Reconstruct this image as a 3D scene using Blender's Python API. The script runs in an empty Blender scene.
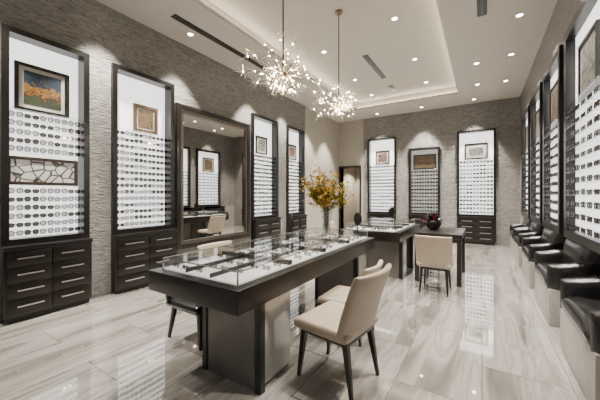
import bpy, math, random
from mathutils import Vector, Matrix
random.seed(7)
S = bpy.context.scene
C = S.collection
# ------------------------------------------------------------------ materials
def newmat(name):
    m = bpy.data.materials.new(name); m.use_nodes = True
    nt = m.node_tree
    return m, nt, nt.nodes, nt.links, nt.nodes["Principled BSDF"]
def simple(name, col, rough=.5, metal=0., emis=None, es=0., noise=0.0, nscale=20, bump=0.0, coat=0.0, stretch=(1,1,1)):
    m, nt, N, L, b = newmat(name)
    b.inputs["Roughness"].default_value = rough
    b.inputs["Metallic"].default_value = metal
    b.inputs["Coat Weight"].default_value = coat
    b.inputs["Base Color"].default_value = (*col, 1)
    if emis:
        b.inputs["Emission Color"].default_value = (*emis, 1)
        b.inputs["Emission Strength"].default_value = es
    if noise or bump:
        tc = N.new("ShaderNodeTexCoord"); mp = N.new("ShaderNodeMapping"); mp.inputs["Scale"].default_value = stretch
        nz = N.new("ShaderNodeTexNoise"); nz.inputs["Scale"].default_value = nscale; nz.inputs["Detail"].default_value = 5
        L.new(tc.outputs["Object"], mp.inputs[0]); L.new(mp.outputs[0], nz.inputs["Vector"])
        if noise:
            r = N.new("ShaderNodeValToRGB")
            r.color_ramp.elements[0].position = .3; r.color_ramp.elements[1].position = .7
            r.color_ramp.elements[0].color = (*[c*(1-noise) for c in col], 1)
            r.color_ramp.elements[1].color = (*[min(1, c*(1+noise)) for c in col], 1)
            L.new(nz.outputs["Fac"], r.inputs[0]); L.new(r.outputs[0], b.inputs["Base Color"])
        if bump:
            bp = N.new("ShaderNodeBump"); bp.inputs["Strength"].default_value = bump; bp.inputs["Distance"].default_value = .01
            L.new(nz.outputs["Fac"], bp.inputs["Height"]); L.new(bp.outputs[0], b.inputs["Normal"])
    return m
def glassmat(name, tint=(1,1,1), refl=.04, gz=.5):
    m, nt, N, L, b = newmat(name)
    N.remove(b)
    out = [n for n in N if n.type == 'OUTPUT_MATERIAL'][0]
    tr = N.new("ShaderNodeBsdfTransparent"); tr.inputs[0].default_value = (*tint, 1)
    gl = N.new("ShaderNodeBsdfGlossy"); gl.inputs["Roughness"].default_value = .03
    lw = N.new("ShaderNodeLayerWeight"); lw.inputs[0].default_value = .5
    pw = N.new("ShaderNodeMath"); pw.operation = 'POWER'; pw.inputs[1].default_value = 4
    mx = N.new("ShaderNodeMixShader")
    ad = N.new("ShaderNodeMath"); ad.operation = 'MULTIPLY_ADD'; ad.inputs[1].default_value = gz; ad.inputs[2].default_value = refl; ad.use_clamp = True
    L.new(lw.outputs["Facing"], pw.inputs[0]); L.new(pw.outputs[0], ad.inputs[0]); L.new(ad.outputs[0], mx.inputs[0])
    L.new(tr.outputs[0], mx.inputs[1]); L.new(gl.outputs[0], mx.inputs[2]); L.new(mx.outputs[0], out.inputs[0])
    return m
def stone():
    m, nt, N, L, b = newmat("split_stone")
    tc = N.new("ShaderNodeTexCoord"); mp = N.new("ShaderNodeMapping"); mp.inputs["Scale"].default_value = (3.2, 3.2, 21)
    n1 = N.new("ShaderNodeTexNoise"); n1.inputs["Scale"].default_value = 2.4; n1.inputs["Detail"].default_value = 3; n1.inputs["Roughness"].default_value = .5; n1.inputs["Distortion"].default_value = 1.4
    n2 = N.new("ShaderNodeTexNoise"); n2.inputs["Scale"].default_value = 1.2; n2.inputs["Detail"].default_value = 3
    L.new(tc.outputs["Object"], mp.inputs[0]); L.new(mp.outputs[0], n1.inputs["Vector"]); L.new(tc.outputs["Object"], n2.inputs["Vector"])
    ad = N.new("ShaderNodeMath"); ad.operation = 'MULTIPLY_ADD'; ad.inputs[1].default_value = .2
    L.new(n2.outputs["Fac"], ad.inputs[0]); L.new(n1.outputs["Fac"], ad.inputs[2])
    r = N.new("ShaderNodeValToRGB")
    r.color_ramp.elements[0].position = .45; r.color_ramp.elements[0].color = (.115, .107, .097, 1)
    r.color_ramp.elements[1].position = .82; r.color_ramp.elements[1].color = (.30, .284, .26, 1)
    L.new(ad.outputs[0], r.inputs[0]); L.new(r.outputs[0], b.inputs["Base Color"])
    bp = N.new("ShaderNodeBump"); bp.inputs["Strength"].default_value = 1.0; bp.inputs["Distance"].default_value = .035
    L.new(n1.outputs["Fac"], bp.inputs["Height"]); L.new(bp.outputs[0], b.inputs["Normal"])
    b.inputs["Roughness"].default_value = .36
    return m
def marble():
    m, nt, N, L, b = newmat("vein_cut_marble")
    tc = N.new("ShaderNodeTexCoord")
    rot = N.new("ShaderNodeMapping"); rot.inputs["Rotation"].default_value = (0, 0, math.radians(90))
    L.new(tc.outputs["Object"], rot.inputs[0])
    br = N.new("ShaderNodeTexBrick"); br.inputs["Scale"].default_value = 1.0
    br.inputs["Brick Width"].default_value = 1.2; br.inputs["Row Height"].default_value = .6
    br.inputs["Mortar Size"].default_value = .003; br.inputs["Mortar Smooth"].default_value = .1
    br.inputs["Color1"].default_value = (0, 0, 0, 1); br.inputs["Color2"].default_value = (1, 1, 1, 1); br.inputs["Mortar"].default_value = (.5, .5, .5, 1)
    L.new(rot.outputs[0], br.inputs["Vector"])
    sc = N.new("ShaderNodeVectorMath"); sc.operation = 'SCALE'; sc.inputs["Scale"].default_value = 7.
    L.new(br.outputs["Color"], sc.inputs[0])
    ad = N.new("ShaderNodeVectorMath"); ad.operation = 'ADD'
    L.new(rot.outputs[0], ad.inputs[0]); L.new(sc.outputs[0], ad.inputs[1])
    mp = N.new("ShaderNodeMapping"); mp.inputs["Scale"].default_value = (.45, 3.3, 1); mp.inputs["Rotation"].default_value = (0, 0, .2)
    L.new(ad.outputs[0], mp.inputs[0])
    nz = N.new("ShaderNodeTexNoise"); nz.inputs["Scale"].default_value = 1.4; nz.inputs["Detail"].default_value = 4.5; nz.inputs["Distortion"].default_value = .8; nz.inputs["Roughness"].default_value = .5
    L.new(mp.outputs[0], nz.inputs["Vector"])
    r = N.new("ShaderNodeValToRGB"); e = r.color_ramp.elements
    e[0].position = .3; e[0].color = (.155, .141, .124, 1)
    e[1].position = .75; e[1].color = (.41, .388, .357, 1)
    for p, c in ((.41, (.22, .204, .182)), (.47, (.305, .287, .262)), (.53, (.375, .355, .327)), (.57, (.275, .257, .232)), (.62, (.38, .36, .332))):
        k = e.new(p); k.color = (*c, 1)
    L.new(nz.outputs["Fac"], r.inputs[0])
    mx = N.new("ShaderNodeMixRGB"); mx.inputs[2].default_value = (.11, .10, .09, 1)
    L.new(br.outputs["Fac"], mx.inputs[0]); L.new(r.outputs[0], mx.inputs[1]); L.new(mx.outputs[0], b.inputs["Base Color"])
    b.inputs["Roughness"].default_value = .045
    b.inputs["IOR"].default_value = 1.85
    b.inputs["Coat Weight"].default_value = 1.0; b.inputs["Coat Roughness"].default_value = .02; b.inputs["Coat IOR"].default_value = 2.0
    return m
def painting(name, cols, scale=4, vor=False, seed=0, hi=None, glow=0):
    m, nt, N, L, b = newmat(name)
    tc = N.new("ShaderNodeTexCoord"); mp = N.new("ShaderNodeMapping"); mp.inputs["Location"].default_value = (seed, seed*2, seed)
    L.new(tc.outputs["Object"], mp.inputs[0])
    if vor:
        v = N.new("ShaderNodeTexVoronoi"); v.feature = 'DISTANCE_TO_EDGE'; v.inputs["Scale"].default_value = scale
        L.new(mp.outputs[0], v.inputs["Vector"]); o = v.outputs["Distance"]
    else:
        v = N.new("ShaderNodeTexNoise"); v.inputs["Scale"].default_value = scale; v.inputs["Detail"].default_value = 3; v.inputs["Distortion"].default_value = 1.2
        L.new(mp.outputs[0], v.inputs["Vector"]); o = v.outputs["Fac"]
    r = N.new("ShaderNodeValToRGB"); e = r.color_ramp.elements
    n = len(cols); lo, hi = (.0, hi or .1) if vor else (.33, .68)
    e[0].position = lo; e[0].color = (*cols[0], 1); e[1].position = hi; e[1].color = (*cols[-1], 1)
    for i in range(1, n-1):
        k = e.new(lo+(hi-lo)*i/(n-1)); k.color = (*cols[i], 1)
    L.new(o, r.inputs[0]); L.new(r.outputs[0], b.inputs["Base Color"]); b.inputs["Roughness"].default_value = .4
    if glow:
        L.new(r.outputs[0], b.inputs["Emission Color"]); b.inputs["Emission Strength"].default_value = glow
    return m
def landscape():
    m, nt, N, L, b = newmat("sunset_painting")
    tc = N.new("ShaderNodeTexCoord"); sp = N.new("ShaderNodeSeparateXYZ"); L.new(tc.outputs["Generated"], sp.inputs[0])
    nz = N.new("ShaderNodeTexNoise"); nz.inputs["Scale"].default_value = 9; nz.inputs["Distortion"].default_value = 1.5
    L.new(tc.outputs["Generated"], nz.inputs["Vector"])
    ma = N.new("ShaderNodeMath"); ma.operation = 'MULTIPLY_ADD'; ma.inputs[1].default_value = 1.0
    L.new(nz.outputs["Fac"], ma.inputs[0]); L.new(sp.outputs["Z"], ma.inputs[2])
    r = N.new("ShaderNodeValToRGB"); e = r.color_ramp.elements
    s2 = N.new("ShaderNodeMath"); s2.operation = 'MULTIPLY'; s2.inputs[1].default_value = .55; L.new(ma.outputs[0], s2.inputs[0])
    e[0].position = .25; e[0].color = (.01, .02, .008, 1); e[1].position = .85; e[1].color = (.004, .008, .016, 1)
    for p, c in ((.36, (.025, .04, .01)), (.43, (.008, .006, .004)), (.50, (.16, .05, .005)), (.55, (.35, .2, .015)), (.60, (.008, .015, .03)), (.70, (.015, .035, .06))):
        k = e.new(p); k.color = (*c, 1)
    L.new(s2.outputs[0], r.inputs[0]); L.new(r.outputs[0], b.inputs["Base Color"])
    return m
M_stone = stone(); M_floor = marble()
M_ceil = simple("ceiling_paint", (.40, .37, .325), .8, noise=.02, nscale=3)
M_plaster = simple("beige_plaster", (.33, .303, .262), .8, noise=.05, nscale=4)
M_dark = simple("espresso_wood", (.010, .0075, .006), .28, noise=.25, nscale=12, stretch=(1, 1, 8))
M_darkin = simple("corridor_paint", (.30, .265, .22), .7, noise=.1)
M_black = simple("black_metal", (.005, .0045, .004), .3, noise=.1)
M_chrome = simple("brushed_steel", (.6, .58, .55), .25, 1.0, noise=.05, nscale=40)
M_bronze = simple("dark_bronze", (.16, .14, .12), .3, .9, noise=.1, nscale=30)
M_handle = simple("satin_nickel", (.75, .73, .7), .3, 1.0, noise=.03)
M_panel = simple("backlit_panel", (.7, .69, .68), .6, emis=(1, .985, .96), es=2.0, noise=.02)
M_panel_dim = simple("dim_panel", (.35, .33, .31), .3, emis=(1, .95, .9), es=.4, noise=.08)
M_grey = simple("taupe_laminate", (.15, .138, .125), .18, .2, noise=.12, nscale=6, stretch=(1, 1, .3))
M_lightpanel = simple("polished_grey_panel", (.36, .345, .32), .12, .6, noise=.03)
M_beige = simple("beige_leather", (.40, .33, .25), .5, noise=.06, nscale=8, bump=.12)
M_leather = simple("charcoal_leather", (.011, .011, .011), .24, noise=.2, nscale=9, bump=.15)
M_taupe = simple("pale_grey_wood", (.30, .285, .26), .3, noise=.15, nscale=7, stretch=(1, 6, 1))
M_glass = glassmat("clear_glass", (.98, .99, .985), .04, .5)
M_shelf = glassmat("shelf_glass", (.90, .91, .91), .04, .3)
M_mirror = simple("mirror_glass", (.62, .61, .60), .015, 1.0, noise=.005)
M_lens = glassmat("lens_glass", (.06, .058, .055), .08)
M_lens2 = glassmat("clear_lens", (.36, .36, .36), .14)
M_rim = [simple("rim_black", (.005, .005, .005), .25, noise=.1), simple("rim_tortoise", (.025, .013, .008), .25, noise=.5, nscale=60), simple("rim_metal", (.06, .056, .05), .3, .5, noise=.1)]
M_felt = simple("pale_felt_glow", (.5, .48, .45), .9, emis=(1, .97, .93), es=.65, noise=.35, nscale=10)  # felt glows by itself, standing in for lighting inside the glass tables
M_emit = simple("lamp_emission", (1, .95, .85), .5, emis=(1, .94, .86), es=30, noise=.01)
M_cove = simple("cove_led", (1, .95, .85), .5, emis=(1, .87, .68), es=18, noise=.01)
M_bulb = simple("bulb_glow", (1, .95, .85), .5, emis=(1, .86, .64), es=130, noise=.01)
M_petal = simple("gold_crystal_glow", (.75, .66, .5), .08, .8, emis=(1, .82, .58), es=.7, noise=.05)  # emission puts the bulbs' light into the spikes' own colour
M_rod = simple("bronze_rod", (.30, .25, .18), .25, 1.0, noise=.05)
M_crystal = glassmat("crystal", (.9, .91, .9), .12)
M_yellow = simple("yellow_petal", (.60, .41, .02), .6, noise=.4, nscale=25)
M_leaf = simple("green_leaf", (.14, .14, .03), .6, noise=.3, nscale=20)
M_stem = simple("brown_stem", (.05, .045, .02), .7, noise=.2)
M_red = simple("red_petal", (.22, .03, .025), .5, noise=.3)
M_gold = simple("gilt_frame", (.11, .075, .045), .4, .4, noise=.3, nscale=40)
M_brown = simple("brown_frame", (.03, .018, .012), .4, noise=.3, nscale=20)
M_white = simple("mat_board", (.42, .40, .37), .8, noise=.02)
M_paint0 = landscape()
M_paints = [painting("crackle_painting", [(.005, .004, .003), (.12, .10, .09), (.55, .54, .52), (.6, .59, .57)], 9, True, hi=.12, glow=.12),  # pale artwork brightened with a faint glow of its own
            painting("ochre_painting", [(.04, .03, .02), (.17, .11, .05), (.06, .045, .03), (.22, .19, .13)], 9, seed=3),
            painting("grey_print", [(.02, .02, .02), (.12, .115, .11), (.28, .27, .25), (.04, .03, .03)], 11, seed=5),
            painting("warm_portrait", [(.015, .015, .015), (.13, .045, .03), (.17, .145, .11), (.03, .035, .05)], 9, seed=8)]
# ------------------------------------------------------------------ builders
class B:
    def __init__(s): s.v = []; s.f = []; s.m = []
    def add(s, vs, fs, mi=0):
        o = len(s.v); s.v += [tuple(p) for p in vs]
        for f in fs: s.f.append(tuple(i+o for i in f)); s.m.append(mi)
    def box(s, x0, x1, y0, y1, z0, z1, mi=0):
        vs = [(x, y, z) for z in (z0, z1) for y in (y0, y1) for x in (x0, x1)]
        s.add(vs, [(0, 2, 3, 1), (4, 5, 7, 6), (0, 1, 5, 4), (2, 6, 7, 3), (0, 4, 6, 2), (1, 3, 7, 5)], mi); return s
    def taper(s, a, b, ra, rb, mi=0, n=10, sq=False):
        a = Vector(a); b = Vector(b); d = (b-a).normalized()
        up = Vector((0, 0, 1)) if abs(d.z) < .95 else Vector((1, 0, 0))
        p = d.cross(up).normalized(); q = d.cross(p)
        if sq: n = 4
        off = math.pi/4 if sq else 0
        vs = []
        for c, r in ((a, ra), (b, rb)):
            for i in range(n):
                t = 2*math.pi*i/n+off; vs.append(c+p*math.cos(t)*r+q*math.sin(t)*r)
        fs = [(i, (i+1) % n, n+(i+1) % n, n+i) for i in range(n)]
        fs += [tuple(range(n-1, -1, -1)), tuple(range(n, 2*n))]
        s.add(vs, fs, mi); return s
    def lathe(s, prof, n=20, mi=0, c=(0, 0, 0), cap=True):
        vs = []
        for r, z in prof:
            for i in range(n):
                t = 2*math.pi*i/n; vs.append((c[0]+r*math.cos(t), c[1]+r*math.sin(t), c[2]+z))
        fs = []
        for k in range(len(prof)-1):
            for i in range(n):
                j = (i+1) % n; fs.append((k*n+i, k*n+j, (k+1)*n+j, (k+1)*n+i))
        if cap:
            fs.append(tuple(range(n-1, -1, -1))); fs.append(tuple((len(prof)-1)*n+i for i in range(n)))
        s.add(vs, fs, mi); return s
    def sphere(s, c, r, mi=0, n=10, sz=1.0):
        k = n//2; prof = [(max(1e-4, r*math.sin(math.pi*i/k)), -r*sz*math.cos(math.pi*i/k)) for i in range(k+1)]
        return s.lathe(prof, n, mi, c)
    def obj(s, name, mats, parent=None, smooth=False, bevel=0, loc=None):
        me = bpy.data.meshes.new(name); me.from_pydata(s.v, [], s.f); me.update()
        for m in (mats if isinstance(mats, (list, tuple)) else [mats]): me.materials.append(m)
        me.polygons.foreach_set("material_index", s.m)
        if smooth: me.polygons.foreach_set("use_smooth", [True]*len(s.f))
        o = bpy.data.objects.new(name, me); C.objects.link(o)
        if parent: o.parent = parent
        if loc: o.location = loc
        if bevel:
            bv = o.modifiers.new("bevel", 'BEVEL'); bv.width = bevel; bv.segments = 3; bv.limit_method = 'ANGLE'
            me.polygons.foreach_set("use_smooth", [True]*len(s.f))
        return o
def pillow(b, w, d, h, c=(0, 0, 0), n=12, ex=8, mi=0, fn=None, rt=1/3):
    vs = []; fs = []
    for sgn in (1, -1):
        for i in range(n+1):
            for j in range(n+1):
                u = -1+2*i/n; v = -1+2*j/n
                u2 = math.sin(u*math.pi/2); v2 = math.sin(v*math.pi/2)
                k = max(0, (1-abs(u2)**ex))**rt*max(0, (1-abs(v2)**ex))**rt
                vs.append([c[0]+u2*w/2, c[1]+v2*d/2, c[2]+sgn*h/2*k])
    N1 = (n+1)*(n+1)
    for i in range(n):
        for j in range(n):
            a = i*(n+1)+j
            fs.append((a, a+n+1, a+n+2, a+1)); fs.append((N1+a, N1+a+1, N1+a+n+2, N1+a+n+1))
    if fn: vs = [fn(*p) for p in vs]
    b.add(vs, fs, mi)
def tag(o, label, cat, group=None):
    o["label"] = label; o["category"] = cat
    if group: o["group"] = group
    return o
def thing(name, label, cat, loc, rot=0, group=None):
    e = bpy.data.objects.new(name, None); e.empty_display_size = .1; C.objects.link(e)
    e.location = loc; e.rotation_euler = (0, 0, rot); return tag(e, label, cat, group)
def struct(o): o["kind"] = "structure"; return o
def copy_thing(r, loc, rot=None, label=None, sc=None):
    n = r.copy(); C.objects.link(n); n.location = loc
    if rot is not None: n.rotation_euler = (0, 0, rot)
    if label: n["label"] = label
    if sc: n.scale = sc
    def rec(a, bb):
        for ch in a.children:
            k = ch.copy(); C.objects.link(k); k.parent = bb; rec(ch, k)
    rec(r, n); return n
# ------------------------------------------------------------------ room
XL, XR, YB, ZC, YF = -4.76, .93, 10.44, 4.33, -1.5
def wall_grid(name, axis, p0, p1, a0, a1, z0, z1, openings, mat):
    As = sorted({a0, a1, *[o[0] for o in openings], *[o[1] for o in openings]})
    Zs = sorted({z0, z1, *[o[2] for o in openings], *[o[3] for o in openings]})
    b = B()
    for i in range(len(As)-1):
        for j in range(len(Zs)-1):
            ca = (As[i]+As[i+1])/2; cz = (Zs[j]+Zs[j+1])/2
            if ca < a0 or ca > a1 or any(o[0] < ca < o[1] and o[2] < cz < o[3] for o in openings): continue
            if axis == 'y': b.box(p0, p1, As[i], As[i+1], Zs[j], Zs[j+1])
            else: b.box(As[i], As[i+1], p0, p1, Zs[j], Zs[j+1])
    return struct(b.obj(name, mat))
TOP = 3.5
left_cases = [(1.0, 1.9), (2.2, 3.24), (5.34, 6.41), (6.84, 7.79)]
back_cases = [(-3.58, -2.56, TOP+.05), (-2.13, -1.16, 3.08), (-.67, .355, TOP)]
right_cases = [(3.4, 4.85), (5.1, 6.35), (6.6, 7.85), (8.15, 9.5)]
wall_grid("wall_left", 'y', XL-.3, XL, YF, 7.9, 0, ZC, [(a, b, 0, TOP) for a, b in left_cases], M_stone)
struct(B().box(XL-.3, XL, 7.9, YB, 0, ZC).obj("wall_left_plaster", M_plaster))
wall_grid("wall_back", 'x', YB, YB+.3, -3.75, XR, 0, ZC, [(a, b, 0, c) for a, b, c in back_cases], M_stone)
wall_grid("wall_back_plaster", 'x', YB, YB+.3, XL, -3.75, 0, ZC, [(-4.68, -3.9, 0, 2.55)], M_plaster)
wall_grid("wall_right", 'y', XR, XR+.4, YF, YB+.3, .98, ZC, [(a, b, .98, TOP) for a, b in right_cases], M_stone)
struct(B().box(XR+.4, XR+.5, YF, YB+.3, 0, ZC).box(XR, XR+.4, 9.85, YB+.3, 0, .98).obj("wall_right_alcove", M_plaster))
struct(B().box(XL-.3, XR+.5, YF, YB+2.4, -.1, 0).obj("floor", M_floor))
struct(B().box(XL-.3, -3.4, YB+2.3, YB+2.4, 0, 2.8).box(-3.5, -3.4, YB+.3, YB+2.3, 0, 2.8).box(XL-.3, XL-.2, YB+.3, YB+2.3, 0, 2.8).box(XL-.3, -3.4, YB+.3, YB+2.4, 2.8, 2.9).obj("wall_corridor", M_darkin))
TX0, TX1, TY0, TY1, ZT = -3.55, -.57, 1.0, 9.2, 4.6
b = B()
lip = .14
b.box(XL-.3, TX0-lip, YF, YB+.3, ZC, ZT+.1).box(TX1+lip, XR+.5, YF, YB+.3, ZC, ZT+.1)
b.box(TX0-lip, TX1+lip, YF, TY0-lip, ZC, ZT+.1).box(TX0-lip, TX1+lip, TY1+lip, YB+.3, ZC, ZT+.1)
b.box(TX0-lip, TX0, TY0-lip, TY1+lip, ZC, ZC+.06).box(TX1, TX1+lip, TY0-lip, TY1+lip, ZC, ZC+.06)
b.box(TX0, TX1, TY0-lip, TY0, ZC, ZC+.06).box(TX0, TX1, TY1, TY1+lip, ZC, ZC+.06)
b.box(TX0-lip, TX1+lip, TY0-lip, TY1+lip, ZT, ZT+.1)
struct(b.obj("ceiling", M_ceil))
cv = [(TX0-.12, TX0-.06, TY0, TY1), (TX1+.06, TX1+.12, TY0, TY1), (TX0, TX1, TY1+.06, TY1+.12), (TX0, TX1, TY0-.12, TY0-.06)]
for x0, x1, y0, y1 in cv:
    o = B().box(0, x1-x0, 0, y1-y0, 0, .02).obj("cove_light", M_cove, loc=(x0, y0, ZC+.06))
    tag(o, "warm LED strip lying on the ceiling tray ledge", "light strip", "cove lights")
struct(B().box(XL, XL+.015, 7.9, YB, 0, .1).obj("baseboard_left", M_dark))
struct(B().box(-4.74, -4.68, YB-.03, YB+.3, 0, 2.61).box(-3.9, -3.84, YB-.03, YB+.3, 0, 2.61).box(-4.68, -3.9, YB-.03, YB+.3, 2.55, 2.61).obj("trim_1", M_dark))
# ------------------------------------------------------------------ eyeglasses
def eyeglass_mesh(ri, shape=0):
    b = B()
    n = 10
    rx, rz = (.032, .027) if shape == 0 else (.031, .032)
    for sx in (-1, 1):
        cx = sx*.037
        outs = []
        for i in range(n):
            t = 2*math.pi*i/n+.3; c, s_ = math.cos(t), math.sin(t)
            e = .75
            outs.append((math.copysign(abs(c)**e, c), math.copysign(abs(s_)**e, s_)))
        vs = []
        for (px, pz) in outs:
            for (k, y) in ((1, -.003), (.76, -.003), (.76, .003), (1, .003)):
                vs.append((cx+px*rx*k, y, .024+pz*rz*k))
        fs = []
        for i in range(n):
            j = (i+1) % n
            for q in range(4):
                r_ = (q+1) % 4; fs.append((i*4+q, j*4+q, j*4+r_, i*4+r_))
        b.add(vs, fs, 0)
        b.add([(cx+px*rx*.8, 0, .024+pz*rz*.8) for px, pz in outs], [tuple(range(n))], 1)
        b.box(cx+sx*.029-.001, cx+sx*.029+.003*sx+.001, 0, .06, .032, .036, 0)
    b.box(-.009, .009, -.003, .003, .028, .036, 0)
    zmin = min(p[2] for p in b.v); b.v = [(x, y, z-zmin) for x, y, z in b.v]
    return b
EG = []
for ri in range(3):
    for sh in range(2):
        bb = eyeglass_mesh(ri, sh); me = bpy.data.meshes.new("eyeglasses"); me.from_pydata(bb.v, [], bb.f); me.update()
        clear = (ri == 2 or (ri == 0 and sh == 1))
        me.materials.append(M_rim[ri]); me.materials.append(M_lens2 if clear else M_lens); me.polygons.foreach_set("material_index", bb.m)
        EG.append((me, bb, ri, 4 if clear else 3))
eg_labels = ["black acetate eyeglasses on a display", "tortoiseshell eyeglasses on a display", "thin metal eyeglasses on a display"]
eg_count = 0; stuff = B()
def put_glasses(pos, rot, group, scale=1.0):
    global eg_count
    k = random.choice([1, 4, 5, 4, 5, 0] if "bed" in group else [0, 0, 1, 1, 2, 3, 4, 5]); me, bb, ri, li = EG[k]
    if eg_count < 298:
        eg_count += 1
        o = bpy.data.objects.new("eyeglasses", me); C.objects.link(o); o.location = pos; o.rotation_euler = (0, 0, rot); o.scale = (scale,)*3
        tag(o, eg_labels[ri].replace("a display", group), "eyeglasses", "eyeglasses on "+group)
    else:
        c, s_ = math.cos(rot), math.sin(rot)
        o = len(stuff.v)
        stuff.v += [(pos[0]+scale*(x*c-y*s_), pos[1]+scale*(x*s_+y*c), pos[2]+scale*z) for x, y, z in bb.v]
        for f, mm in zip(bb.f, bb.m):
            stuff.f.append(tuple(i+o for i in f)); stuff.m.append(ri if mm == 0 else li)
# ------------------------------------------------------------------ cases
def tr(loc, rot, p):
    c, s_ = math.cos(rot), math.sin(rot)
    return (loc[0]+p[0]*c-p[1]*s_, loc[1]+p[0]*s_+p[1]*c, loc[2]+p[2])
pending = []
def display_case(loc, rot, w, z0, z1, zs1, label, pic=None, ncol=5, group="backlit wall shelves", prio=0, fw=.07, skip=None, rows_dz=.104, py=.14, fo=-.05, pm=None, cap=1.3):
    e = thing("display_case", label, "display case", (loc[0], loc[1], z0), rot, "wall display cases")
    h = z1-z0; g = .003; W = w/2-g
    b = B(); b.box(-W, -W+fw, fo, .27, g, h-g).box(W-fw, W, fo, .27, g, h-g).box(-W+fw, W-fw, fo, .27, g, fw).box(-W+fw, W-fw, fo, .27, h-fw, h-g)
    b.obj("frame", M_black, e)
    B().box(-W+fw, W-fw, py, py+.02, fw, h-fw).obj("back_panel", pm or M_panel, e)
    n = int((zs1-z0-fw-.02)/rows_dz)
    iw = W-fw-.001
    for i in range(n+1):
        z = fw+.03+i*rows_dz
        B().box(-iw, iw, py-.11, py-.001, z-.005, z).obj("shelf", [M_shelf], e)
        if i == n: break
        zz = z0+z
        if skip and skip[0]-.06 < zz < skip[1]: continue
        for c in range(ncol):
            x = -iw+(c+.5)*2*iw/ncol
            pending.append((prio, tr((loc[0], loc[1], 0), rot, (x, py-.09, zz)), rot, group, min(cap, 2*iw/ncol/.142)))
    ztop = z0+fw+.03+n*rows_dz
    if pic:
        picture(tr((loc[0], loc[1], 0), rot, (pic.get('x', 0), py-.03, ztop)), rot, **{k: v for k, v in pic.items() if k != 'x'})
    return e
def picture(loc, rot, w, h, mat, frame, label, mat_w=.05, fw=.04):
    e = thing("framed_picture", label, "picture", loc, rot, "framed pictures")
    b = B(); b.box(-w/2, -w/2+fw, -.015, .015, 0, h).box(w/2-fw, w/2, -.015, .015, 0, h).box(-w/2+fw, w/2-fw, -.015, .015, 0, fw).box(-w/2+fw, w/2-fw, -.015, .015, h-fw, h)
    b.obj("frame", frame, e)
    if mat_w:
        B().box(-w/2+fw, w/2-fw, .0, .012, fw, h-fw).obj("mat_board", M_white, e)
    k = fw+mat_w
    B().box(-w/2+k, w/2-k, -.004, -.0005 if mat_w else .012, k, h-k).obj("artwork", mat, e)
    return e
def drawer_cabinet(loc, rot, w, h, label, cols=2, rows=4, fy=-.14):
    e = thing("drawer_cabinet", label, "cabinet", loc, rot, "drawer cabinets")
    W = w/2-.004; h -= .001
    B().box(-W, W, fy+.02, .25, .06, h-.05).box(-W+.02, W-.02, fy+.04, .25, 0, .06).box(-W-.0, W+.0, fy-.02, .25, h-.05, h).obj("body", M_dark, e, bevel=.003)
    gap = .012; x0 = -W+.03; cw = (2*W-.06-gap*(cols-1))/cols; zz0 = .09; rh = (h-.07-zz0-gap*(rows-1))/rows
    for c in range(cols):
        for r in range(rows):
            xa = x0+c*(cw+gap); za = zz0+r*(rh+gap)
            d = B().box(xa, xa+cw, fy, fy+.02, za, za+rh).obj("drawer", M_dark, e, bevel=.002)
            xm = xa+cw/2; zm = za+rh*.55; hl = cw*.3
            B().box(xm-hl, xm+hl, fy-.03, fy-.02, zm-.007, zm+.007).box(xm-hl+.01, xm-hl+.02, fy-.02, fy, zm-.005, zm+.005).box(xm+hl-.02, xm+hl-.01, fy-.02, fy, zm-.005, zm+.005).obj("handle", M_handle, d)
    return e
R90 = math.pi/2
CH = .9
picsL = [dict(w=.56, h=.60, mat=M_paint0, frame=M_black, label="black-framed bright sunset landscape painting above shelves", mat_w=.05, x=-.02),
         dict(w=.42, h=.46, mat=M_paints[1], frame=M_gold, label="bronze-framed ochre print above eyeglass shelves", mat_w=.03, x=.08, fw=.05),
         dict(w=.46, h=.46, mat=M_paints[2], frame=M_black, label="black-framed grey print above eyeglass shelves"),
         dict(w=.46, h=.46, mat=M_paints[3], frame=M_black, label="black-framed warm abstract print above eyeglass shelves")]
for i, (a, c) in enumerate(left_cases):
    w = c-a; lx = (XL, (a+c)/2, 0)
    drawer_cabinet(lx, R90, w, CH, "dark wood drawer cabinet with nickel bar handles under shelves")
    display_case(lx, R90, w, CH, TOP, 2.56, "tall black-framed backlit case with rows of eyeglasses", picsL[i], 5 if w < 1 else 6, prio=[0, 1, 4, 6][i], skip=(1.624, 1.98) if i == 0 else None)
picture((XL-.03, 1.42, CH+.07+.03+6*.104), R90, .72, .35, M_paints[0], M_brown, "brown-framed pale crackle pattern artwork set among shelves", mat_w=0)
picsB = [dict(w=.5, h=.5, mat=M_paints[3], frame=M_black, label="black-framed small colourful print in back wall case"),
         dict(w=.72, h=.5, mat=M_paints[1], frame=M_black, label="wide portrait print at top of low niche", mat_w=0),
         dict(w=.62, h=.5, mat=M_paints[2], frame=M_black, label="black-framed pale print above eyeglass shelves", mat_w=.09)]
for i, (a, c, t) in enumerate(back_cases):
    w = c-a; lx = ((a+c)/2, YB, 0)
    drawer_cabinet(lx, 0, w, .84, "dark wood drawer cabinet with nickel handles on back wall", fy=-.1)
    display_case(lx, 0, w, .84, t, 2.6 if i != 1 else 2.42, "backlit black-framed back wall case of eyeglasses" if i != 1 else "dimmer low back wall niche with eyeglass shelves", picsB[i], 5, prio=8, fw=.06, pm=M_panel_dim if i == 1 else None, rows_dz=.12, cap=1.2)
for i, (a, c) in enumerate(right_cases):
    w = c-a; lx = (XR, (a+c)/2, 0)
    display_case(lx, -R90, w, .98, TOP, 2.6, "wide black-framed backlit case above the armchairs",
                 dict(w=.62, h=.62, mat=M_paints[(i+2) % 4 or 1], frame=M_black, label="black-framed print standing above eyeglass shelves"), 6, prio=[2, 5, 7, 8][i], group="backlit wall shelves", py=.03, fo=-.06, rows_dz=.13, cap=1.05, fw=.1)
e = thing("wall_mirror", "huge rectangular wall mirror in thick dark wood frame", "mirror", (XL, 4.255, .5), R90)
W = .985; h = 2.68; f = .09
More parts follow.
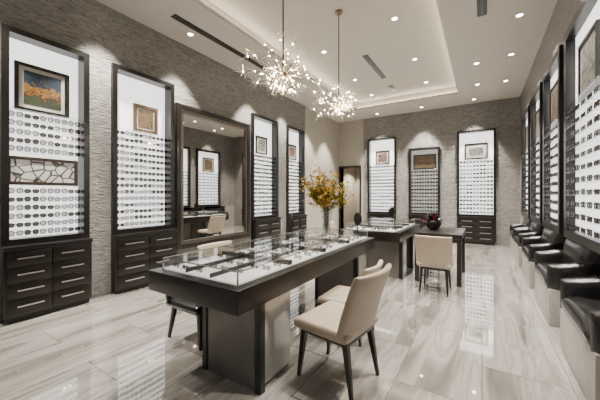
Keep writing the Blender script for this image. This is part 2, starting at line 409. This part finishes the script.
B().box(-W, -W+f, -.08, -.001, 0, h).box(W-f, W, -.08, -.001, 0, h).box(-W+f, W-f, -.08, -.001, 0, f).box(-W+f, W-f, -.08, -.001, h-f, h).obj("frame", M_dark, e, bevel=.006)
g = f+.055
B().box(-W+f, -W+g, -.06, -.001, f, h-f).box(W-g, W-f, -.06, -.001, f, h-f).box(-W+g, W-g, -.06, -.001, f, g).box(-W+g, W-g, -.06, -.001, h-g, h-f).obj("inner_frame", M_bronze, e)
B().box(-W+g, W-g, -.03, -.002, g, h-g).obj("mirror_glass", M_mirror, e)
# ------------------------------------------------------------------ display tables
def display_table(x0, x1, y0, y1, label, ny, prio, z=.85):
    cx, cy = (x0+x1)/2, (y0+y1)/2
    e = thing("display_table", label, "display table", (cx, cy, 0), 0, "glass-topped display tables")
    hx, hy = (x1-x0)/2, (y1-y0)/2
    B().box(-hx, hx, -hy, hy, z-.17, z).obj("tabletop", M_dark, e, bevel=.004)
    ix, iy = hx-.085, hy-.085; H = .1
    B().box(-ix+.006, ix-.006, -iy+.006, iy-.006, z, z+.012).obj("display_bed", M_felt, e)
    g = B(); g.box(-ix, ix, -iy, iy, z+H-.008, z+H)
    for (a, b_, c, d) in ((-ix, ix, -iy, -iy+.005), (-ix, ix, iy-.005, iy), (-ix, -ix+.005, -iy+.005, iy-.005), (ix-.005, ix, -iy+.005, iy-.005)):
        g.box(a, b_, c, d, z, z+H-.008)
    g.obj("glass_top", M_glass, e)
    m = B(); t = .005
    for sx in (-1, 1):
        for sy in (-1, 1): m.box(sx*ix-t, sx*ix+t, sy*iy-t, sy*iy+t, z, z+H+.002)
        m.box(sx*ix-t, sx*ix+t, -iy, iy, z+H-.004, z+H+.003)
    for k in range(ny+1):
        y = -iy+2*iy*k/ny; m.box(-ix, ix, y-t, y+t, z+H-.004, z+H+.003)
    m.obj("edge_trim", M_chrome, e)
    d = B()
    for k in range(1, ny): d.box(-ix+.01, ix-.01, -iy+2*iy*k/ny-.022, -iy+2*iy*k/ny+.022, z+.012, z+.05)
    for fx in (-.33, .33): d.box(fx*ix-.006, fx*ix+.006, -iy+.01, iy-.01, z+.012, z+.045)
    d.obj("divider", M_dark, e)
    for k in range(ny*2):
        for c, fx in enumerate((-.68, -.0, .68)):
            yy = cy-iy+iy*(k+.5)/ny
            for q in (-1, 1):
                for r_ in (-1, 1):
                    if random.random() < .2: continue
                    pending.append((prio, (cx+fx*ix+q*.065, yy-.02+r_*.078, z+.0125), 0, "table display bed", .62))
    for sy in (-1, 1):
        pa = -hy+.26 if sy < 0 else hy-.68
        p = B().box(-hx+.45, hx-.05, pa, pa+.42, 0, z-.17).obj("pedestal", M_grey, e)
        B().box(hx-.05, hx-.035, pa+.045, pa+.42, .04, z-.18).obj("side_panel", M_lightpanel, p)
        B().box(hx-.07, hx-.01, pa-.012, pa+.04, 0, z-.17).obj("post", M_black, p)
        B().box(-hx+.40, -hx+.45, pa-.012, pa+.06, 0, z-.17).obj("post", M_black, p)
    return e
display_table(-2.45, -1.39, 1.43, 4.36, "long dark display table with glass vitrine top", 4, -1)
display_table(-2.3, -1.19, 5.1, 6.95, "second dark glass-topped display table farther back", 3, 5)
pending.sort(key=lambda p: p[0])
for _, pos, rot, grp, sc in pending: put_glasses(pos, rot, grp, sc)
o = stuff.obj("eyeglasses_assortment", M_rim+[M_lens, M_lens2]); o["kind"] = "stuff"
tag(o, "many more eyeglasses filling the farther backlit shelves", "eyeglasses")
# ------------------------------------------------------------------ chairs
def chair(loc, rot, label, um=None):
    um = um or M_beige
    e = thing("upholstered_chair", label, "chair", loc, rot, "upholstered chairs")
    b = B(); pillow(b, .54, .5, .1, (0, -.01, .455), 14, 14); b.obj("seat", um, e, smooth=True)
    B().box(-.215, .215, -.225, .215, .375, .412).obj("seat_rail", M_dark, e, bevel=.004)
    def fn(x, y, z):
        hgt = y; lean = .15*max(0, (hgt+.24)/.48)**1.2
        cur = .06*(1-(x/.28)**2)
        return (x, .225+lean+z-.045+cur*.9, .69+hgt)
    b = B(); pillow(b, .57, .48, .06, (0, 0, 0), 18, 18, fn=fn); b.obj("backrest", um, e, smooth=True)
    for sx in (-1, 1):
        B().taper((sx*.19, -.2, .40), (sx*.215, -.245, 0), .032, .017, sq=True).obj("leg", M_dark, e)
        B().taper((sx*.19, .19, .40), (sx*.215, .255, 0), .032, .017, sq=True).obj("leg", M_dark, e)
    return e
ch = chair((-1.02, 2.22, 0), -R90-.14, "beige leather chair with dark tapered legs beside display table")
copy_thing(ch, (-1.25, 2.96, 0), -R90, "beige leather chair pushed under the display table", (.95, .9, .84))
chair((-2.55, 2.08, 0), R90, "dark low chair tucked on far side of display table", M_leather).scale = (1, 1, .84)
copy_thing(ch, (-2.74, 2.72, 0), R90, "beige chair on far side of display table", (1, 1, .91))
copy_thing(ch, (-.62, 5.0, 0), math.pi, "beige leather chair drawn up to the dark desk", (.9, .9, .96))
copy_thing(ch, (-2.62, 5.9, 0), R90, "beige chair beside the second display table", (1, 1, .95))
e = thing("desk", "dark wood desk with thick square legs", "desk", (-.64, 5.95, 0))
B().box(-.37, .37, -.58, .58, .77, .85).obj("desktop", M_dark, e, bevel=.005)
B().box(-.3, .3, -.5, .5, .70, .77).obj("apron", M_dark, e)
for sx in (-1, 1):
    for sy in (-1, 1):
        B().box(*sorted((sx*.36, sx*.29)), *sorted((sy*.57, sy*.49)), 0, .77).obj("leg", M_dark, e, bevel=.003)
# ------------------------------------------------------------------ armchairs
def armchair(loc, rot, w, label):
    e = thing("armchair", label, "armchair", loc, rot, "row of charcoal armchairs")
    hw = w/2; d0, d1 = -.34, .3
    B().box(-hw+.02, hw-.02, d0+.02, d1, .0, .42).obj("base", M_taupe, e, bevel=.006)
    b = B(); pillow(b, w-.26, .44, .2, (0, -.12, .48), 14, 6, rt=.4); b.obj("seat_cushion", M_leather, e, smooth=True)
    b = B(); pillow(b, w-.02, .54, .28, (0, 0, 0), 14, 5, fn=lambda x, y, z: (x, .08+z+y*.10, .69+y), rt=.42); b.obj("backrest", M_leather, e, smooth=True)
    for sx in (-1, 1):
        def f(x, y, z, sx=sx): return (sx*(hw-.08)+z, -.06+x, .55+y+(.36*(x+.27) if y > 0 else 0)*.6)
        b = B(); pillow(b, .54, .28, .17, (0, 0, 0), 14, 5, fn=f, rt=.42); b.obj("armrest", M_leather, e, smooth=True)
    return e
ac = armchair((.97, 3.25, 0), -R90, 1.08, "charcoal leather armchair on pale base against wall")
for y in (4.85, 6.45, 8.05, 9.25): copy_thing(ac, (.97, y, 0), -R90)
st = thing("side_table", "small pale cube side table between armchairs", "side table", (.98, 4.05, 0), 0, "small side tables")
B().box(-.2, .2, -.18, .18, .0, .52).obj("body", M_taupe, st, bevel=.004)
B().box(-.22, .22, -.2, .2, .52, .55).obj("top", M_black, st, bevel=.003)
for y in (5.65, 7.25): copy_thing(st, (.98, y, 0))
prnd = random.Random(3)
pp = None
for y in (4.05, 5.65, 7.25):
    if pp: copy_thing(pp, (.98, y, .55), y); continue
    pp = thing("potted_plant", "small leafy plant in pale pot on side table", "plant", (.98, y, .55), 0, "small plants on side tables")
    pp.scale = (.8, .8, .8)
    B().lathe([(.035, 0), (.05, .08), (.045, .08), (.001, .07)], 16, cap=False).obj("pot", M_white, pp, smooth=True)
    lf = B()
    for i in range(40):
        an = prnd.uniform(0, 6.28); el = prnd.uniform(.5, 1.4); L_ = prnd.uniform(.06, .13)
        u = Vector((math.cos(an)*math.cos(el), math.sin(an)*math.cos(el), math.sin(el))); v = Vector((-math.sin(an), math.cos(an), 0)); o0 = Vector((0, 0, .07))
        lf.add([o0, o0+u*L_*.6+v*.012, o0+u*L_, o0+u*L_*.6-v*.012], [(0, 1, 2, 3)])
    lf.obj("leaves", M_leaf, pp)
# ------------------------------------------------------------------ chandeliers
def chandelier(loc, R, ztop, label, seed):
    rnd = random.Random(seed)
    e = thing("chandelier", label, "chandelier", loc, 0, "starburst chandeliers")
    H = ztop-loc[2]
    B().lathe([(.065, H-.03), (.065, H-.002)], 20).obj("canopy", M_rod, e, smooth=False)
    B().taper((0, 0, .03), (0, 0, H-.03), .009, .009).obj("stem", M_black, e)
    b = B(); b.sphere((0, 0, 0), .05, n=12); b.obj("hub", M_rod, e, smooth=True)
    n = 60
    for i in range(n):
        z = 1-2*(i+.5)/n; t = i*2.39996+seed; r = math.sqrt(1-z*z)
        d = Vector((r*math.cos(t), r*math.sin(t), z*.7)); L_ = R*rnd.choice([.35, .5, .7, .85, 1.0, 1.3])
        p = d*L_
        dn = d.normalized()
        s1 = dn.cross(Vector((rnd.random(), rnd.random(), .3))).normalized(); s2 = s1.cross(dn)
        a = B(); a.taper(d*.04, p, .0035, .002, n=5); a.obj("arm", M_rod, e)
        bb = B(); bb.sphere((0, 0, 0), .006, n=8); bb.obj("bulb", M_bulb, e, smooth=True, loc=tuple(p))
        c = B()
        for k in range(7):
            an = k*2*math.pi/7+rnd.random(); u = s1*math.cos(an)+s2*math.sin(an)
            l = rnd.uniform(.05, .15)
            tip = p+u*l*.7+dn*rnd.uniform(-.04, .14)
            c.taper(p, tip, .0024, .0006, n=4)
        c.obj("crystal_spikes", M_petal, e)
    l = bpy.data.lights.new("chandelier_light", 'POINT'); l.energy = 24; l.color = (1, .84, .64); l.shadow_soft_size = .08
    lo = bpy.data.objects.new("lamp", l); C.objects.link(lo); lo.parent = e; lo.location = (0, 0, -.13)
chandelier((-1.9, 2.67, 2.86), .34, ZT, "starburst chandelier of glowing crystal tips over display table", 1)
chandelier((-2.05, 4.5, 3.05), .34, ZT, "farther starburst chandelier of glowing crystal tips", 2)
# ------------------------------------------------------------------ downlights
dl = [(-4.35, 2.05), (-4.35, .7), (-4.35, 3.3), (-4.35, 5.25), (-4.35, 6.62), (-4.2, 7.9), (-4.15, 9.2), (.5, 2.6), (.5, 4.1), (.5, 5.7), (.5, 7.2), (.5, 8.8),
      (-3.1, 10.0), (-1.65, 10.0), (-.2, 10.0), (-.1, 3.3), (-.1, 7.3), (-.1, 8.7)]
dlt = [(-1.3, 3.6), (-1.3, 5.2), (-1.3, 7.0), (-2.9, 3.4), (-2.9, 5.6), (-2.9, 7.4), (-1.3, 8.6), (-2.9, 8.8)]
def downlight(x, y, z, en, ang=88):
    e = thing("recessed_downlight", "round white recessed ceiling downlight, switched on", "downlight", (x, y, z), 0, "recessed downlights")
    b = B(); b.lathe([(.045, -.004), (.065, -.004), (.065, -.0005), (.045, -.0005), (.045, -.004)], 18, cap=False); b.obj("trim_ring", M_white, e)
    B().lathe([(.001, -.003), (.044, -.003), (.044, -.001), (.001, -.001)], 18).obj("lens", M_emit, e)
    l = bpy.data.lights.new("spot", 'SPOT'); l.energy = en; l.color = (1, .925, .82); l.spot_size = math.radians(ang); l.spot_blend = .5; l.shadow_soft_size = .04
    lo = bpy.data.objects.new("lamp", l); C.objects.link(lo); lo.parent = e; lo.location = (0, 0, -.03)
for x, y in dl: downlight(x, y, ZC, 950 if x < -4 or y > 9.9 else 500, 68 if x < -4 or y > 9.9 else 76)
for x, y in dlt: downlight(x, y, ZT, 540, 76)
downlight(-4.3, YB+1.5, 2.8, 350, 130)  # added lamp to brighten the corridor behind the doorway
picture((-4.25, YB+2.28, 1.35), 0, .6, .7, M_paints[1], M_gold, "bronze-framed print hanging in the corridor beyond")
def slot(x, y0, y1, z, w=.13):
    e = thing("slot_diffuser", "long black linear air slot in ceiling", "air vent", (x, (y0+y1)/2, z), 0, "ceiling air slots")
    L_ = (y1-y0)/2
    B().box(-w/2, w/2, -L_, L_, -.006, -.0005).obj("slot", M_black, e)
    B().box(-.006, .006, -L_, L_, -.011, -.006).obj("vane", M_grey, e)
slot(-4.12, 2.8, 5.05, ZC); slot(-2.2, 6.2, 7.7, ZT); slot(-2.2, 8.3, 9.0, ZT, .16); slot(0, 3.7, 5.4, ZC)
# ------------------------------------------------------------------ vase and flowers
VZ = .955
vx, vy = -1.79, 3.53
b = B(); b.lathe([(.055, 0), (.06, .006), (.052, .12), (.058, .22), (.085, .34), (.081, .34), (.053, .22), (.046, .12), (.05, .02), (.001, .015)], 20, cap=False)
o = b.obj("vase", M_crystal, smooth=True, loc=(vx, vy, VZ)); tag(o, "clear glass vase of yellow blossoms on display table", "vase")
e = thing("flower_bouquet", "spreading bouquet of yellow blossoms in glass vase", "flowers", (vx, vy, VZ+.02))
st_, bl, lf = B(), B(), B()
rnd = random.Random(5)
for i in range(80):
    an = rnd.uniform(0, 6.28); sp = .37*math.sqrt(rnd.random()); hh = rnd.uniform(.5, .94)-sp*.4
    p0 = Vector((rnd.uniform(-.015, .015), rnd.uniform(-.015, .015), .0)); p1 = Vector((math.cos(an)*.04, math.sin(an)*.04, .32)); p2 = Vector((math.cos(an)*sp, math.sin(an)*sp, hh))
    st_.taper(p0, p1, .0025, .0025, n=5); st_.taper(p1, p2, .0025, .0015, n=5)
    for k in range(12):
        f = .4+.6*k/11; c = p1.lerp(p2, f)+Vector((rnd.gauss(0, .026), rnd.gauss(0, .026), rnd.gauss(0, .026)))
        tgt = bl if rnd.random() < .75 else lf
        for q in range(5):
            a2 = q*1.257+rnd.random(); tilt = rnd.uniform(-.5, .9); s_ = rnd.uniform(.024, .038)
            u = Vector((math.cos(a2), math.sin(a2), tilt)).normalized(); v = Vector((-math.sin(a2), math.cos(a2), 0))
            tgt.add([c, c+u*s_*.6+v*s_*.45, c+u*s_*1.2, c+u*s_*.6-v*s_*.45], [(0, 1, 2, 3)])
st_.obj("stem", M_stem, e); bl.obj("blossom", M_yellow, e); lf.obj("leaf", M_leaf, e)
o = B().lathe([(.06, 0), (.11, .03), (.14, .11), (.13, .18), (.115, .18), (.12, .11), (.001, .05)], 20, cap=False).obj("planter_bowl", M_black, smooth=True, loc=(-.78, 6.0, .85)); tag(o, "round black planter bowl on the dark desk", "planter")
e = thing("red_plant", "dark leafy plant with red blooms in bowl", "plant", (-.78, 6.0, .93))
lf, bl = B(), B()
for i in range(80):
    an = rnd.uniform(0, 6.28); el = rnd.uniform(.3, 1.4); L_ = rnd.uniform(.14, .3)
    u = Vector((math.cos(an)*math.cos(el), math.sin(an)*math.cos(el), math.sin(el))); v = Vector((-math.sin(an), math.cos(an), 0))
    (bl if i % 3 == 0 else lf).add([Vector((0, 0, .02)), u*L_*.6+v*.03, u*L_, u*L_*.6-v*.03], [(0, 1, 2, 3)])
lf.obj("leaf", M_black, e); bl.obj("bloom", M_red, e)
def standmirror(loc, rot, label):
    e = thing("tabletop_mirror", label, "mirror", loc, rot, "tabletop mirrors")
    B().lathe([(.07, 0), (.07, .01), (.015, .02), (.01, .02)], 18).obj("base", M_black, e)
    B().taper((0, 0, .02), (0, 0, .1), .008, .008).obj("post", M_black, e)
    n = 20
    for (rr, y0, y1, nm, mt) in ((.085, -.01, .01, "frame", M_black), (.072, -.012, -.0105, "mirror_glass", M_mirror)):
        b = B(); vs = [(rr*math.cos(2*math.pi*i/n), y, .19+rr*1.1*math.sin(2*math.pi*i/n)) for y in (y0, y1) for i in range(n)]
        b.add(vs, [(i, (i+1) % n, n+(i+1) % n, n+i) for i in range(n)]+[tuple(range(n)), tuple(range(2*n-1, n-1, -1))]); b.obj(nm, mt, e)
standmirror((-1.56, 4.1, VZ), 2.6, "small round black mirror on display table end")
standmirror((-2.2, 3.3, VZ), 2.3, "small round black mirror beside the flowers")
standmirror((-1.6, 6.2, VZ), 2.8, "small round black mirror on second display table")
# ------------------------------------------------------------------ world, camera
w = bpy.data.worlds.new("world"); S.world = w; w.use_nodes = True
bg = w.node_tree.nodes["Background"]; bg.inputs[0].default_value = (1, .95, .89, 1); bg.inputs[1].default_value = .35  # warm ambient fill, added through the open front of the room
cam = bpy.data.cameras.new("camera"); co = bpy.data.objects.new("camera", cam); C.objects.link(co)
co.location = (0, 0, 1.5); co.rotation_euler = (math.radians(90), 0, math.radians(32.11))
cam.sensor_width = 36; cam.lens = 290/600*36; cam.shift_y = -5/600; cam.clip_start = .05
S.camera = co
